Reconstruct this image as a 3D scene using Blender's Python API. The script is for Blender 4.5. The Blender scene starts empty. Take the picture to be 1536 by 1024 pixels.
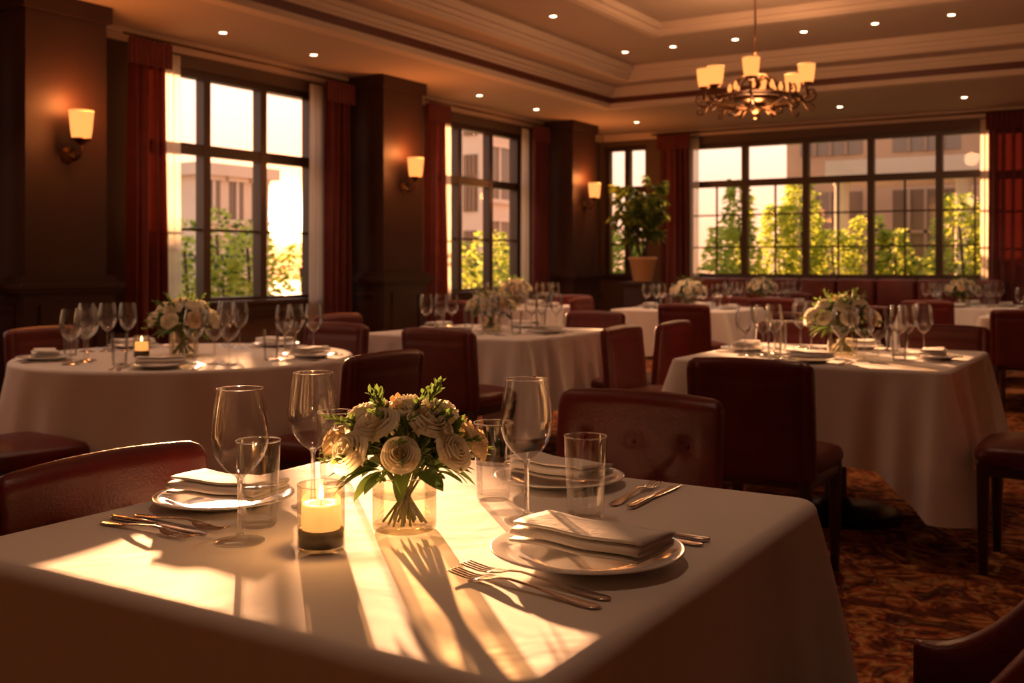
import bpy, bmesh, math, random
from mathutils import Vector, Matrix, noise
random.seed(11)
R=random.random
def U(a,b): return a+(b-a)*random.random()
scene=bpy.context.scene
COL=scene.collection
pi=math.pi

# ------------------------------------------------------------ materials
def newmat(name):
    m=bpy.data.materials.new(name); m.use_nodes=True
    nt=m.node_tree; nt.nodes.clear()
    out=nt.nodes.new('ShaderNodeOutputMaterial')
    return m,nt,out
def pmat(name,col,rough=.5,metal=0,bump=0,bscale=50,var=0,vscale=8,spec=.5,sheen=0,coat=0,col2=None,trans=0,emis=None,es=0):
    m,nt,out=newmat(name)
    b=nt.nodes.new('ShaderNodeBsdfPrincipled')
    b.inputs['Base Color'].default_value=(*col,1)
    b.inputs['Roughness'].default_value=rough
    b.inputs['Metallic'].default_value=metal
    b.inputs['Specular IOR Level'].default_value=spec
    b.inputs['Sheen Weight'].default_value=sheen
    b.inputs['Coat Weight'].default_value=coat
    if emis:
        b.inputs['Emission Color'].default_value=(*emis,1); b.inputs['Emission Strength'].default_value=es
    tc=nt.nodes.new('ShaderNodeTexCoord')
    if var or col2:
        n=nt.nodes.new('ShaderNodeTexNoise'); n.inputs['Scale'].default_value=vscale; n.inputs['Detail'].default_value=4
        nt.links.new(tc.outputs['Object'],n.inputs['Vector'])
        r=nt.nodes.new('ShaderNodeValToRGB')
        c2=col2 if col2 else tuple(max(0,c*(1-var)) for c in col)
        r.color_ramp.elements[0].position=.3; r.color_ramp.elements[1].position=.7
        r.color_ramp.elements[0].color=(*c2,1); r.color_ramp.elements[1].color=(*col,1)
        nt.links.new(n.outputs['Fac'],r.inputs['Fac']); nt.links.new(r.outputs['Color'],b.inputs['Base Color'])
    if bump:
        n=nt.nodes.new('ShaderNodeTexNoise'); n.inputs['Scale'].default_value=bscale; n.inputs['Detail'].default_value=3
        nt.links.new(tc.outputs['Object'],n.inputs['Vector'])
        bp=nt.nodes.new('ShaderNodeBump'); bp.inputs['Strength'].default_value=bump; bp.inputs['Distance'].default_value=.01
        nt.links.new(n.outputs['Fac'],bp.inputs['Height']); nt.links.new(bp.outputs['Normal'],b.inputs['Normal'])
    s=b.outputs[0]
    if trans:
        t=nt.nodes.new('ShaderNodeBsdfTranslucent'); t.inputs['Color'].default_value=(*col,1)
        mx=nt.nodes.new('ShaderNodeMixShader'); mx.inputs[0].default_value=trans
        nt.links.new(s,mx.inputs[1]); nt.links.new(t.outputs[0],mx.inputs[2]); s=mx.outputs[0]
    nt.links.new(s,out.inputs[0])
    return m
def emat(name,col,s):
    m,nt,out=newmat(name); e=nt.nodes.new('ShaderNodeEmission')
    e.inputs[0].default_value=(*col,1); e.inputs[1].default_value=s
    nt.links.new(e.outputs[0],out.inputs[0]); return m
def glassmat(name,col=(1,1,1),tr=.4,ior=1.45,rough=0):
    m,nt,out=newmat(name)
    g=nt.nodes.new('ShaderNodeBsdfGlass'); g.inputs['IOR'].default_value=ior; g.inputs['Color'].default_value=(*col,1); g.inputs['Roughness'].default_value=rough
    t=nt.nodes.new('ShaderNodeBsdfTransparent'); t.inputs[0].default_value=(*col,1)
    mx=nt.nodes.new('ShaderNodeMixShader'); mx.inputs[0].default_value=tr
    nt.links.new(g.outputs[0],mx.inputs[1]); nt.links.new(t.outputs[0],mx.inputs[2]); nt.links.new(mx.outputs[0],out.inputs[0])
    return m
def thinglass(name,col=(1,1,1),ior=1.5,boost=1.0,rough=.02,mx_=1.0):
    m,nt,out=newmat(name)
    g=nt.nodes.new('ShaderNodeBsdfGlossy'); g.inputs['Roughness'].default_value=rough
    t=nt.nodes.new('ShaderNodeBsdfTransparent'); t.inputs[0].default_value=(*col,1)
    f=nt.nodes.new('ShaderNodeFresnel'); f.inputs[0].default_value=ior
    mu=nt.nodes.new('ShaderNodeMath'); mu.operation='MULTIPLY'; mu.inputs[1].default_value=boost; mu.use_clamp=True
    mn=nt.nodes.new('ShaderNodeMath'); mn.operation='MINIMUM'; mn.inputs[1].default_value=mx_
    mx=nt.nodes.new('ShaderNodeMixShader')
    nt.links.new(f.outputs[0],mu.inputs[0]); nt.links.new(mu.outputs[0],mn.inputs[0]); nt.links.new(mn.outputs[0],mx.inputs[0])
    nt.links.new(t.outputs[0],mx.inputs[1]); nt.links.new(g.outputs[0],mx.inputs[2]); nt.links.new(mx.outputs[0],out.inputs[0])
    return m
def sheermat(name,col,tp=.3):
    m,nt,out=newmat(name)
    d=nt.nodes.new('ShaderNodeBsdfDiffuse'); d.inputs[0].default_value=(*col,1)
    tl=nt.nodes.new('ShaderNodeBsdfTranslucent'); tl.inputs[0].default_value=(*col,1)
    t=nt.nodes.new('ShaderNodeBsdfTransparent')
    a=nt.nodes.new('ShaderNodeMixShader'); a.inputs[0].default_value=.6
    b=nt.nodes.new('ShaderNodeMixShader'); b.inputs[0].default_value=tp
    nt.links.new(d.outputs[0],a.inputs[1]); nt.links.new(tl.outputs[0],a.inputs[2])
    nt.links.new(a.outputs[0],b.inputs[1]); nt.links.new(t.outputs[0],b.inputs[2]); nt.links.new(b.outputs[0],out.inputs[0])
    return m
def carpetmat():
    m,nt,out=newmat('carpet_pattern'); N=nt.nodes; L=nt.links
    b=N.new('ShaderNodeBsdfPrincipled'); b.inputs['Roughness'].default_value=.95; b.inputs['Specular IOR Level'].default_value=.15
    tc=N.new('ShaderNodeTexCoord')
    n=N.new('ShaderNodeTexNoise'); n.inputs['Scale'].default_value=3.4; n.inputs['Detail'].default_value=3; n.inputs['Distortion'].default_value=2.5
    L.new(tc.outputs['Object'],n.inputs['Vector'])
    r=N.new('ShaderNodeValToRGB'); cr=r.color_ramp; cr.interpolation='EASE'
    cols=[(0,(.08,.035,.02)),(.38,(.18,.05,.025)),(.46,(.50,.15,.05)),(.50,(.60,.33,.12)),(.54,(.45,.11,.04)),(.62,(.14,.04,.025)),(.72,(.34,.19,.09)),(.85,(.42,.09,.04))]
    cr.elements[0].position=0; cr.elements[0].color=(*cols[0][1],1); cr.elements[1].position=.85; cr.elements[1].color=(*cols[-1][1],1)
    for p,c in cols[1:-1]:
        e=cr.elements.new(p); e.color=(*c,1)
    L.new(n.outputs['Fac'],r.inputs['Fac'])
    v=N.new('ShaderNodeTexVoronoi'); v.inputs['Scale'].default_value=9; v.feature='DISTANCE_TO_EDGE'
    n2=N.new('ShaderNodeTexNoise'); n2.inputs['Scale'].default_value=5
    ad=N.new('ShaderNodeMixRGB'); ad.blend_type='ADD'; ad.inputs[0].default_value=.35
    L.new(tc.outputs['Object'],n2.inputs['Vector']); L.new(tc.outputs['Object'],ad.inputs[1]); L.new(n2.outputs['Color'],ad.inputs[2]); L.new(ad.outputs[0],v.inputs['Vector'])
    r2=N.new('ShaderNodeValToRGB'); r2.color_ramp.elements[0].color=(.35,.35,.35,1); r2.color_ramp.elements[1].position=.12; r2.color_ramp.elements[1].color=(1,1,1,1)
    L.new(v.outputs['Distance'],r2.inputs['Fac'])
    mu=N.new('ShaderNodeMixRGB'); mu.blend_type='MULTIPLY'; mu.inputs[0].default_value=.9
    L.new(r.outputs[0],mu.inputs[1]); L.new(r2.outputs[0],mu.inputs[2]); L.new(mu.outputs[0],b.inputs['Base Color'])
    n3=N.new('ShaderNodeTexNoise'); n3.inputs['Scale'].default_value=400
    L.new(tc.outputs['Object'],n3.inputs['Vector'])
    bp=N.new('ShaderNodeBump'); bp.inputs['Strength'].default_value=.5; bp.inputs['Distance'].default_value=.005
    L.new(n3.outputs['Fac'],bp.inputs['Height']); L.new(bp.outputs[0],b.inputs['Normal'])
    L.new(b.outputs[0],out.inputs[0]); return m
def clothmat():
    m,nt,out=newmat('white_linen'); N=nt.nodes; L=nt.links
    b=N.new('ShaderNodeBsdfPrincipled'); b.inputs['Base Color'].default_value=(.80,.76,.74,1); b.inputs['Roughness'].default_value=.75
    b.inputs['Sheen Weight'].default_value=.15; b.inputs['Specular IOR Level'].default_value=.3
    tc=N.new('ShaderNodeTexCoord')
    n=N.new('ShaderNodeTexNoise'); n.inputs['Scale'].default_value=4; n.inputs['Detail'].default_value=3; n.inputs['Distortion'].default_value=.6
    w=N.new('ShaderNodeTexNoise'); w.inputs['Scale'].default_value=600
    L.new(tc.outputs['Object'],n.inputs['Vector']); L.new(tc.outputs['Object'],w.inputs['Vector'])
    b1=N.new('ShaderNodeBump'); b1.inputs['Strength'].default_value=.3; b1.inputs['Distance'].default_value=.02
    b2=N.new('ShaderNodeBump'); b2.inputs['Strength'].default_value=.12; b2.inputs['Distance'].default_value=.001
    L.new(n.outputs['Fac'],b1.inputs['Height']); L.new(w.outputs['Fac'],b2.inputs['Height'])
    L.new(b1.outputs[0],b2.inputs['Normal']); L.new(b2.outputs[0],b.inputs['Normal']); L.new(b.outputs[0],out.inputs[0]); return m

M_cloth=clothmat()
M_carpet=carpetmat()
M_wall=pmat('wall_brown_paint',(.12,.07,.048),.7,bump=.1,bscale=80,var=.15,vscale=2)
M_pillar=pmat('pillar_dark_wood',(.055,.024,.017),.55,bump=.1,bscale=40,var=.25,vscale=3,spec=.3)
M_ceil=pmat('ceiling_plaster',(.48,.37,.29),.8,bump=.05,bscale=60,var=.06,vscale=2)
M_ceil2=pmat('ceiling_moulding_plaster',(.62,.49,.39),.7)
M_dtrim=pmat('dark_red_trim',(.10,.02,.012),.45)
M_frame=pmat('window_frame_bronze',(.06,.03,.018),.4)
M_leather=pmat('burgundy_leather',(.145,.015,.013),.38,bump=.12,bscale=160,var=.4,vscale=6,spec=.45)
M_wood=pmat('dark_mahogany',(.04,.013,.009),.3,coat=.3)
M_drape=pmat('burgundy_velvet',(.13,.016,.012),.85,sheen=.2,var=.3,vscale=10,trans=.08)
M_sheer=sheermat('sheer_voile',(.95,.82,.68))
M_glass=glassmat('clear_crystal',tr=.45)
M_glass2=thinglass('clear_glass_shell',boost=1.8,mx_=.75)
M_bowl=thinglass('wine_bowl_glass',(.985,.985,.985),ior=1.5,boost=1.3,mx_=.5)
M_tumg=thinglass('tumbler_glass',(.98,.98,.98),boost=1.4,mx_=.5)
M_pane=thinglass('window_pane_glass',ior=1.3,boost=.8)
M_water=thinglass('drinking_water',(.96,.96,.95),ior=1.33,boost=2.5,mx_=.5)
M_goldlightglass=thinglass('golden_light_tint_glass',(1,.95,.80),boost=1.6,mx_=.6)  # clear glass; the tint puts golden light into its colour
M_porc=pmat('white_porcelain',(.85,.83,.81),.15,coat=.4)
M_napkin=pmat('white_napkin',(.84,.81,.78),.8,bump=.15,bscale=90,sheen=.1)
M_silver=pmat('polished_silver',(.80,.74,.69),.17,metal=1)
M_brass=pmat('aged_bronze',(.16,.08,.035),.35,metal=1)
M_black=pmat('black_iron',(.012,.01,.01),.4,metal=.5)
M_petal=pmat('cream_petal',(.96,.90,.72),.6,trans=.42)
M_petal2=pmat('blush_petal',(.93,.76,.48),.6,trans=.42)
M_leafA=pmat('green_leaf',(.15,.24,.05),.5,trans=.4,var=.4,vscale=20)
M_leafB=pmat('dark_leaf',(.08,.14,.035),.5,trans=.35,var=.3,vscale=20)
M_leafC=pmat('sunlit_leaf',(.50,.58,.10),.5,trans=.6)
M_stem=pmat('green_stem',(.16,.17,.05),.6)
M_wax=pmat('ivory_wax_glow',(.80,.55,.30),.5,emis=(1,.38,.10),es=1.1)  # emission stands in for candlelight glowing through the wax
M_olive=pmat('olive_wax',(.10,.085,.035),.5)
M_flame=emat('candle_flame',(1,.62,.22),20)
M_shade=emat('lamp_shade_glow',(1,.30,.07),1.8)
M_shade_rim=pmat('shade_rim_glass',(.9,.6,.3),.3,emis=(1,.42,.12),es=.8)
M_down=emat('downlight_lens',(1,.72,.42),20)
M_pot=pmat('terracotta_pot',(.70,.42,.20),.6,var=.15)
M_bark=pmat('bark',(.09,.05,.03),.8)
M_soil=pmat('soil',(.03,.02,.012),.95)
M_stone=pmat('pale_stone',(.74,.60,.48),.8,bump=.1,bscale=10,var=.12,vscale=1)
M_stone2=pmat('tan_render',(.50,.31,.19),.8,var=.3,vscale=.8)
M_munt=pmat('bronze_muntin',(.30,.19,.12),.6)
M_dglass=pmat('dark_window_glass',(.16,.10,.065),.12,spec=.8)
M_pave=pmat('paving',(.45,.38,.30),.85,var=.25,vscale=2)

# ------------------------------------------------------------ mesh builder
class MB:
    def __init__(s): s.v=[];s.f=[];s.m=[];s.s=[]
    def add(s,vs,fs,mat=0,smooth=True,M=None):
        o=len(s.v)
        if M is not None: s.v.extend([tuple(M@Vector(p)) for p in vs])
        else: s.v.extend([tuple(p) for p in vs])
        for f in fs:
            s.f.append(tuple(i+o for i in f)); s.m.append(mat); s.s.append(smooth)
    def box(s,x0,x1,y0,y1,z0,z1,mat=0,bev=0,M=None,seg=2):
        if bev<=0:
            vs=[(x0,y0,z0),(x1,y0,z0),(x1,y1,z0),(x0,y1,z0),(x0,y0,z1),(x1,y0,z1),(x1,y1,z1),(x0,y1,z1)]
            fs=[(0,3,2,1),(4,5,6,7),(0,1,5,4),(1,2,6,5),(2,3,7,6),(3,0,4,7)]
            s.add(vs,fs,mat,False,M); return
        bm=bmesh.new(); bmesh.ops.create_cube(bm,size=1)
        for v in bm.verts:
            v.co=Vector(((x0+x1)/2+v.co.x*(x1-x0),(y0+y1)/2+v.co.y*(y1-y0),(z0+z1)/2+v.co.z*(z1-z0)))
        bmesh.ops.bevel(bm,geom=bm.edges[:],offset=bev,segments=seg,affect='EDGES',profile=.5)
        bm.verts.index_update()
        s.add([v.co.copy() for v in bm.verts],[tuple(v.index for v in f.verts) for f in bm.faces],mat,True,M); bm.free()
    def lathe(s,prof,n=32,mat=0,M=None,smooth=True):
        vs=[];fs=[];rows=[]
        for r,z in prof:
            if r<1e-6: rows.append([len(vs)]); vs.append((0,0,z))
            else:
                rows.append(list(range(len(vs),len(vs)+n)))
                vs+= [(r*math.cos(2*pi*i/n),r*math.sin(2*pi*i/n),z) for i in range(n)]
        for a,b in zip(rows,rows[1:]):
            for i in range(n):
                j=(i+1)%n
                if len(a)==1 and len(b)==1: continue
                if len(a)==1: fs.append((a[0],b[j],b[i]))
                elif len(b)==1: fs.append((a[i],a[j],b[0]))
                else: fs.append((a[i],a[j],b[j],b[i]))
        s.add(vs,fs,mat,smooth,M)
    def tube(s,pts,r,n=8,mat=0,M=None):
        pts=[Vector(p) for p in pts]; rr=r if isinstance(r,(list,tuple)) else [r]*len(pts)
        vs=[];fs=[]
        t0=(pts[1]-pts[0]).normalized()
        up=Vector((0,0,1)) if abs(t0.z)<.9 else Vector((1,0,0))
        nrm=(up-t0*up.dot(t0)).normalized()
        for i,p in enumerate(pts):
            t=(pts[min(i+1,len(pts)-1)]-pts[max(i-1,0)])
            t=t.normalized() if t.length>1e-9 else t0
            nrm=(nrm-t*nrm.dot(t)); nrm=nrm.normalized() if nrm.length>1e-6 else Vector((1,0,0))
            b=t.cross(nrm)
            for k in range(n):
                a=2*pi*k/n; vs.append(p+(nrm*math.cos(a)+b*math.sin(a))*rr[i])
        for i in range(len(pts)-1):
            for k in range(n):
                fs.append((i*n+k,i*n+(k+1)%n,(i+1)*n+(k+1)%n,(i+1)*n+k))
        fs.append(tuple(reversed(range(n)))); fs.append(tuple(range((len(pts)-1)*n,len(pts)*n)))
        s.add(vs,fs,mat,True,M)
    def grid(s,fn,nu,nv,mat=0,cu=False,M=None,smooth=True,capv=False):
        vs=[fn(i/(nu if cu else nu-1),j/(nv-1)) for j in range(nv) for i in range(nu)]
        fs=[]
        for j in range(nv-1):
            for i in range(nu if cu else nu-1):
                k=(i+1)%nu
                fs.append((j*nu+i,j*nu+k,(j+1)*nu+k,(j+1)*nu+i))
        if capv:
            fs.append(tuple(reversed(range(nu)))); fs.append(tuple(range((nv-1)*nu,nv*nu)))
        s.add(vs,fs,mat,smooth,M)
    def mesh(s,name,mats):
        me=bpy.data.meshes.new(name); me.from_pydata(s.v,[],s.f)
        for m in mats: me.materials.append(m)
        me.polygons.foreach_set('material_index',s.m); me.polygons.foreach_set('use_smooth',s.s)
        me.update(); return me
def obj(name,me,loc=(0,0,0),rz=0,parent=None,scale=1):
    o=bpy.data.objects.new(name,me); COL.objects.link(o); o.location=loc; o.rotation_euler=(0,0,rz)
    o.scale=(scale,)*3 if not isinstance(scale,tuple) else scale
    if parent: o.parent=parent
    return o
def empty(name,loc=(0,0,0),rz=0):
    o=bpy.data.objects.new(name,None); COL.objects.link(o); o.location=loc; o.rotation_euler=(0,0,rz); o.empty_display_size=.1; return o
def T(x,y,z,rz=0): return Matrix.Translation((x,y,z))@Matrix.Rotation(rz,4,'Z')
def light(name,typ,loc,energy,col,parent=None,size=.05,**k):
    l=bpy.data.lights.new(name,typ); l.energy=energy; l.color=col
    if typ in('POINT','SPOT'): l.shadow_soft_size=size
    for a,b in k.items(): setattr(l,a,b)
    o=bpy.data.objects.new(name,l); COL.objects.link(o); o.location=loc
    if parent: o.parent=parent
    return o
def catmull(P,n=5):
    out=[]
    for i in range(len(P)-1):
        p0=Vector(P[max(i-1,0)]);p1=Vector(P[i]);p2=Vector(P[i+1]);p3=Vector(P[min(i+2,len(P)-1)])
        for k in range(n):
            t=k/n
            q=.5*((2*p1)+(p2-p0)*t+(2*p0-5*p1+4*p2-p3)*t*t+(3*p1-p0-3*p2+p3)*t**3)
            out.append(tuple(q))
    out.append(tuple(P[-1])); return out

# ------------------------------------------------------------ camera
YAW=math.radians(31.5)
cam=bpy.data.cameras.new('camera'); co=bpy.data.objects.new('camera',cam); COL.objects.link(co)
cam.lens=37.5; cam.sensor_width=36; cam.sensor_fit='HORIZONTAL'; cam.shift_y=-117/1536
cam.clip_start=.02; cam.clip_end=300
co.location=(0,0,1.18); co.rotation_euler=(pi/2,0,YAW)
cam.dof.use_dof=True; cam.dof.focus_distance=1.75; cam.dof.aperture_fstop=6.3
scene.camera=co

# ------------------------------------------------------------ room shell
X0,X1,Y0,Y1=-7.0,4.0,-3.0,13.85
ZC=3.02
mb=MB(); mb.box(X0-.25,X1+.25,Y0-.25,Y1+.25,-.1,0,0); obj('floor',mb.mesh('floor',[M_carpet]))

LW=[(1.94,3.98),(5.83,7.87),(9.72,11.76)]
SZ,TZ=.82,2.83
def wall_open(name,axis,pos0,pos1,a0,a1,z1,opens):
    mb=MB()
    def bx(a,b,z0,zz):
        if b-a<1e-4: return
        if axis=='y': mb.box(pos0,pos1,a,b,z0,zz,0)
        else: mb.box(a,b,pos0,pos1,z0,zz,0)
    cur=a0
    for (a,b,s,t) in opens:
        bx(cur,a,0,z1); bx(a,b,0,s); bx(a,b,t,z1); cur=b
    bx(cur,a1,0,z1)
    return obj(name,mb.mesh(name,[M_wall]))
wall_open('wall_left','y',X0-.25,X0,Y0-.25,Y1+.25,3.6,[(a,b,SZ,TZ) for a,b in LW])
BW=[(-6.94,-6.26,.98,2.86),(-5.69,-1.55,.98,2.82)]
wall_open('wall_back','x',Y1,Y1+.25,X0,X1,3.6,BW)
mb=MB(); mb.box(X1,X1+.25,Y0-.25,Y1+.25,0,3.6,0); obj('wall_right',mb.mesh('w',[M_wall]))
mb=MB(); mb.box(X0,X1,Y0-.25,Y0,0,3.6,0); obj('wall_front',mb.mesh('w',[M_wall]))

def framebox(mb,o,i,z0,z1,mat=0):
    (ox0,ox1,oy0,oy1),(ix0,ix1,iy0,iy1)=o,i
    mb.box(ox0,ix0,oy0,oy1,z0,z1,mat); mb.box(ix1,ox1,oy0,oy1,z0,z1,mat)
    mb.box(ix0,ix1,oy0,iy0,z0,z1,mat); mb.box(ix0,ix1,iy1,oy1,z0,z1,mat)
A=(-5.57,2.6,-1.5,11.28); B=(-5.1,2.1,-1.0,10.8); Cc=(-4.14,1.2,0.0,9.39)
def grow(r,d): return (r[0]-d,r[1]+d,r[2]-d,r[3]+d)
mb=MB()
framebox(mb,(X0,X1,Y0,Y1),A,ZC,3.22)
framebox(mb,grow(A,.3),B,3.22,3.36)
framebox(mb,grow(B,.3),Cc,3.36,3.46)
mb.box(*grow(Cc,.3),3.46,3.56)
obj('ceiling',mb.mesh('ceiling',[M_ceil]))
def ringtrim(name,rect,steps,mat):
    mb=MB()
    for d_out,d_in,z0,z1 in steps:
        framebox(mb,grow(rect,d_out),grow(rect,-d_in),z0,z1)
    return obj(name,mb.mesh(name,[mat]))
ringtrim('trim_1',A,[(.12,0.012,ZC-.022,ZC-.001),(0,.02,ZC,ZC+.03)],M_ceil2)
ringtrim('trim_2',A,[(0,.04,ZC+.031,ZC+.095)],M_dtrim)
ringtrim('trim_3',A,[(0,.05,ZC+.096,ZC+.12),(0,.08,ZC+.12,ZC+.155),(0,.12,ZC+.155,3.219)],M_ceil2)
ringtrim('trim_4',B,[(.05,.02,3.205,3.219),(0,.03,3.221,3.25),(0,.06,3.25,3.29),(0,.10,3.29,3.359)],M_ceil2)
ringtrim('trim_5',Cc,[(.06,.02,3.345,3.359),(0,.03,3.361,3.40),(0,.07,3.40,3.459)],M_ceil2)
mb=MB()
mb.box(X0,X0+.05,Y0,Y1,2.93,3.0); mb.box(X0,X0+.09,Y0,Y1,2.975,3.019)
mb.box(X0+.09,X1,Y1-.05,Y1,2.93,3.0); mb.box(X0+.09,X1,Y1-.09,Y1,2.975,3.019)
obj('trim_6',mb.mesh('crown',[M_ceil2]))
mb=MB(); mb.box(X0,X0+.02,Y0,Y1,0,.16); mb.box(X0,X0+.035,Y0,Y1,.70,.75); obj('baseboard_left',mb.mesh('b',[M_pillar]))
mb=MB(); mb.box(X0+.02,X1,Y1-.02,Y1,0,.16); obj('baseboard_back',mb.mesh('b',[M_pillar]))
mb=MB(); mb.box(X1-.02,X1,Y0,Y1-.02,0,.16); obj('baseboard_right',mb.mesh('b',[M_pillar]))

# pillars
def pillar(yc):
    mb=MB(); h=.32; w=.5
    mb.box(0,w,-h,h,0,ZC-.001)
    mb.box(0,w+.035,-h-.035,h+.035,0,.98); mb.box(0,w+.055,-h-.055,h+.055,0,.18)
    mb.box(0,w+.07,-h-.07,h+.07,.98,1.01); mb.box(0,w+.09,-h-.09,h+.09,1.01,1.045); mb.box(0,w+.05,-h-.05,h+.05,1.045,1.09)
    for (a,b,c,d) in [(-.24,.24,.26,.30),(-.24,.24,.86,.90),(-.24,-.20,.30,.86),(.20,.24,.30,.86)]:
        mb.box(w+.035,w+.05,a,b,c,d)
        mb.box(.25+a*.8,.25+b*.8,-h-.05,-h-.035,c,d)
    mb.box(0,w+.03,-h-.03,h+.03,2.9,ZC-.001)
    obj('pillar',mb.mesh('pillar',[M_pillar]),(X0+.001,yc,0))
PY=[.83,4.70,8.53,12.42]
for y in PY: pillar(y)

# windows
WN=[0]
def window(axis,pos,a0,a1,z0,z1,mull,transom,muntV,muntH):
    WN[0]+=1; mb=MB(); d=.05
    def bx(a,b,c,e,dd=d,m=0):
        if axis=='y': mb.box(pos-dd,pos+dd,a,b,c,e,m)
        else: mb.box(a,b,pos-dd,pos+dd,c,e,m)
    f=.06
    bx(a0,a0+f,z0,z1); bx(a1-f,a1,z0,z1); bx(a0+f,a1-f,z0,z0+f); bx(a0+f,a1-f,z1-f,z1)
    for m in mull: bx(m-.04,m+.04,z0+f,z1-f)
    edges=[a0+f]+[v for m in mull for v in(m-.04,m+.04)]+[a1-f]
    for k in range(0,len(edges),2):
        bx(edges[k],edges[k+1],transom-.045,transom+.045,.045)
        e0,e1=edges[k],edges[k+1]
        for h in muntH: bx(e0,e1,h-.011,h+.011,.015)
        for i in range(muntV):
            c=e0+(e1-e0)*(i+1)/(muntV+1); bx(c-.011,c+.011,z0+f,transom-.045,.014)
    if axis=='y': mb.box(pos+.05,X0+.05,a0,a1,z0,z0+.03,0)
    else: mb.box(a0,a1,Y1-.04,pos-.05,z0,z0+.03,0)
    if axis=='y': mb.add([(pos,a0+f,z0+f),(pos,a1-f,z0+f),(pos,a1-f,z1-f),(pos,a0+f,z1-f)],[(0,1,2,3)],1,False)
    else: mb.add([(a0+f,pos,z0+f),(a1-f,pos,z0+f),(a1-f,pos,z1-f),(a0+f,pos,z1-f)],[(0,1,2,3)],1,False)
    obj('window_%d'%WN[0],mb.mesh('window',[M_frame,M_pane]))
for a,b in LW: window('y',X0-.14,a,b,SZ,TZ,[a+.68,a+1.36],2.16,0,[1.47])
window('x',Y1+.14,*BW[0],[-6.60],2.24,0,[1.45])
window('x',Y1+.14,*BW[1],[-4.86,-4.03,-3.20,-2.38],2.27,1,[1.40,1.84])

# curtains
def curtain(name,axis,pos,a0,a1,z0,z1,mat,folds,amp,flare=.0,hdr=True):
    mb=MB(); ph=U(0,6)
    def fn(u,v):
        a=a0+(a1-a0)*u; c=(a0+a1)/2
        a=c+(a-c)*(1+flare*(1-v))
        ww=math.sin(u*folds*2*pi+ph+.6*math.sin(v*3+u*5))
        w=amp*ww*(.75+.25*math.sin(u*9+v*2))+.006*math.sin(u*40)
        z=z0+(z1-z0)*v
        return (pos+w,a,z) if axis=='y' else (a,pos+w,z)
    mb.grid(fn,int(folds*14)+2,18,0)
    if hdr:
        h0,h1=min(a0,a1)-.03,max(a0,a1)+.03
        def fh(u,v):
            a=h0+(h1-h0)*u; w=amp*1.15+.008*math.sin(u*folds*4*pi); z=z1-.2+(.2)*v
            return (pos+w,a,z) if axis=='y' else (a,pos-w,z)
        mb.grid(fh,int(folds*14)+2,4,0)
    return obj(name,mb.mesh(name,[mat]))
for a,b in LW:
    curtain('drape','y',X0+.20,a-.38,a-.02,.02,2.92,M_drape,4,.04,.12)
    curtain('sheer_curtain','y',X0+.10,a-.04,a+.22,.02,2.88,M_sheer,4,.018,.1,False)
    curtain('sheer_curtain','y',X0+.10,b-.27,b-.10,.02,2.88,M_sheer,4,.018,.1,False)
    curtain('drape','y',X0+.20,b-.16,b+.19,.02,2.92,M_drape,4,.04,.06)
    mb=MB(); mb.tube([(X0+.20,a-.42,2.945),(X0+.20,b+.23,2.945)],.012,8); obj('curtain_rod',mb.mesh('rod',[M_brass]))
curtain('drape','x',Y1-.17,-5.98,-5.55,.02,2.95,M_drape,5,.035,.05)
curtain('sheer_curtain','x',Y1-.08,-5.58,-5.44,.02,2.9,M_sheer,3,.016,0,False)
curtain('sheer_curtain','x',Y1-.08,-1.88,-1.74,.02,2.9,M_sheer,3,.016,0,False)
curtain('drape','x',Y1-.17,-1.78,-1.15,.02,2.95,M_drape,6,.035,.05)
mb=MB(); mb.tube([(-6.1,Y1-.17,2.965),(-1.0,Y1-.17,2.965)],.012,8); obj('curtain_rod',mb.mesh('rod',[M_brass]))

# downlights
mb=MB(); mb.lathe([(0,-.004),(.03,-.004),(.034,-.006),(.048,-.006),(.05,0)],20,0)
mb.lathe([(0,-.005),(.028,-.005)],20,1)
ME_down=mb.mesh('downlight',[M_ceil2,M_down])
DL=[(-6.4,y,ZC) for y in(2.4,3.6,6.04,7.1,9.76,11.0)]+[(x,12.68,ZC) for x in(-5.87,-4.55,-3.26,-1.9,-.6,.8)]
DL+=[(x,9.98,3.36) for x in(-4.75,-4.22,-3.57,-2.9,-2.25,-1.6,-.6,.4)]+[(-4.6,y,3.36) for y in(8.2,6.6,4.9,3.0,1.2)]+[(1.65,y,3.36) for y in(2,5,8)]+[(-1.2,y,3.46) for y in(1.6,4.6)]+[(-3.2,y,3.46) for y in (3.2,5.9)]  # includes unseen downlights over the near room, added as fill
for x,y,z in DL:
    o=obj('downlight',ME_down,(x,y,z))
    l=light('spot',  'SPOT',(0,0,-.02),33,(1,.58,.34),o,.03,spot_size=math.radians(85),spot_blend=.7)

# sconces
mb=MB()
Rx=Matrix.Rotation(pi/2,4,'Y')
mb.lathe([(0,.03),(.02,.03),(.03,.02),(.055,.012),(.06,0)],24,0,Rx)
mb.tube(catmull([(.02,0,0),(.07,0,-.035),(.12,0,-.02),(.15,0,.03),(.15,0,.08)],6),.009,8,0)
mb.tube(catmull([(.02,0,.0),(.05,0,.035),(.09,0,.03),(.10,0,.0),(.085,0,-.01)],5),.006,6,0)
mb.lathe([(0,.06),(.02,.065),(.03,.085),(.055,.095),(.07,.10),(.07,.108),(0,.11)],24,0,T(.15,0,0))
mb.lathe([(.062,.11),(.070,.16),(.078,.25),(.081,.29)],28,1,T(.15,0,0))
mb.lathe([(.081,.288),(.084,.292),(.082,.30),(.078,.292)],28,2,T(.15,0,0))
ME_sc=mb.mesh('wall_sconce',[M_brass,M_shade,M_shade_rim])
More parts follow.
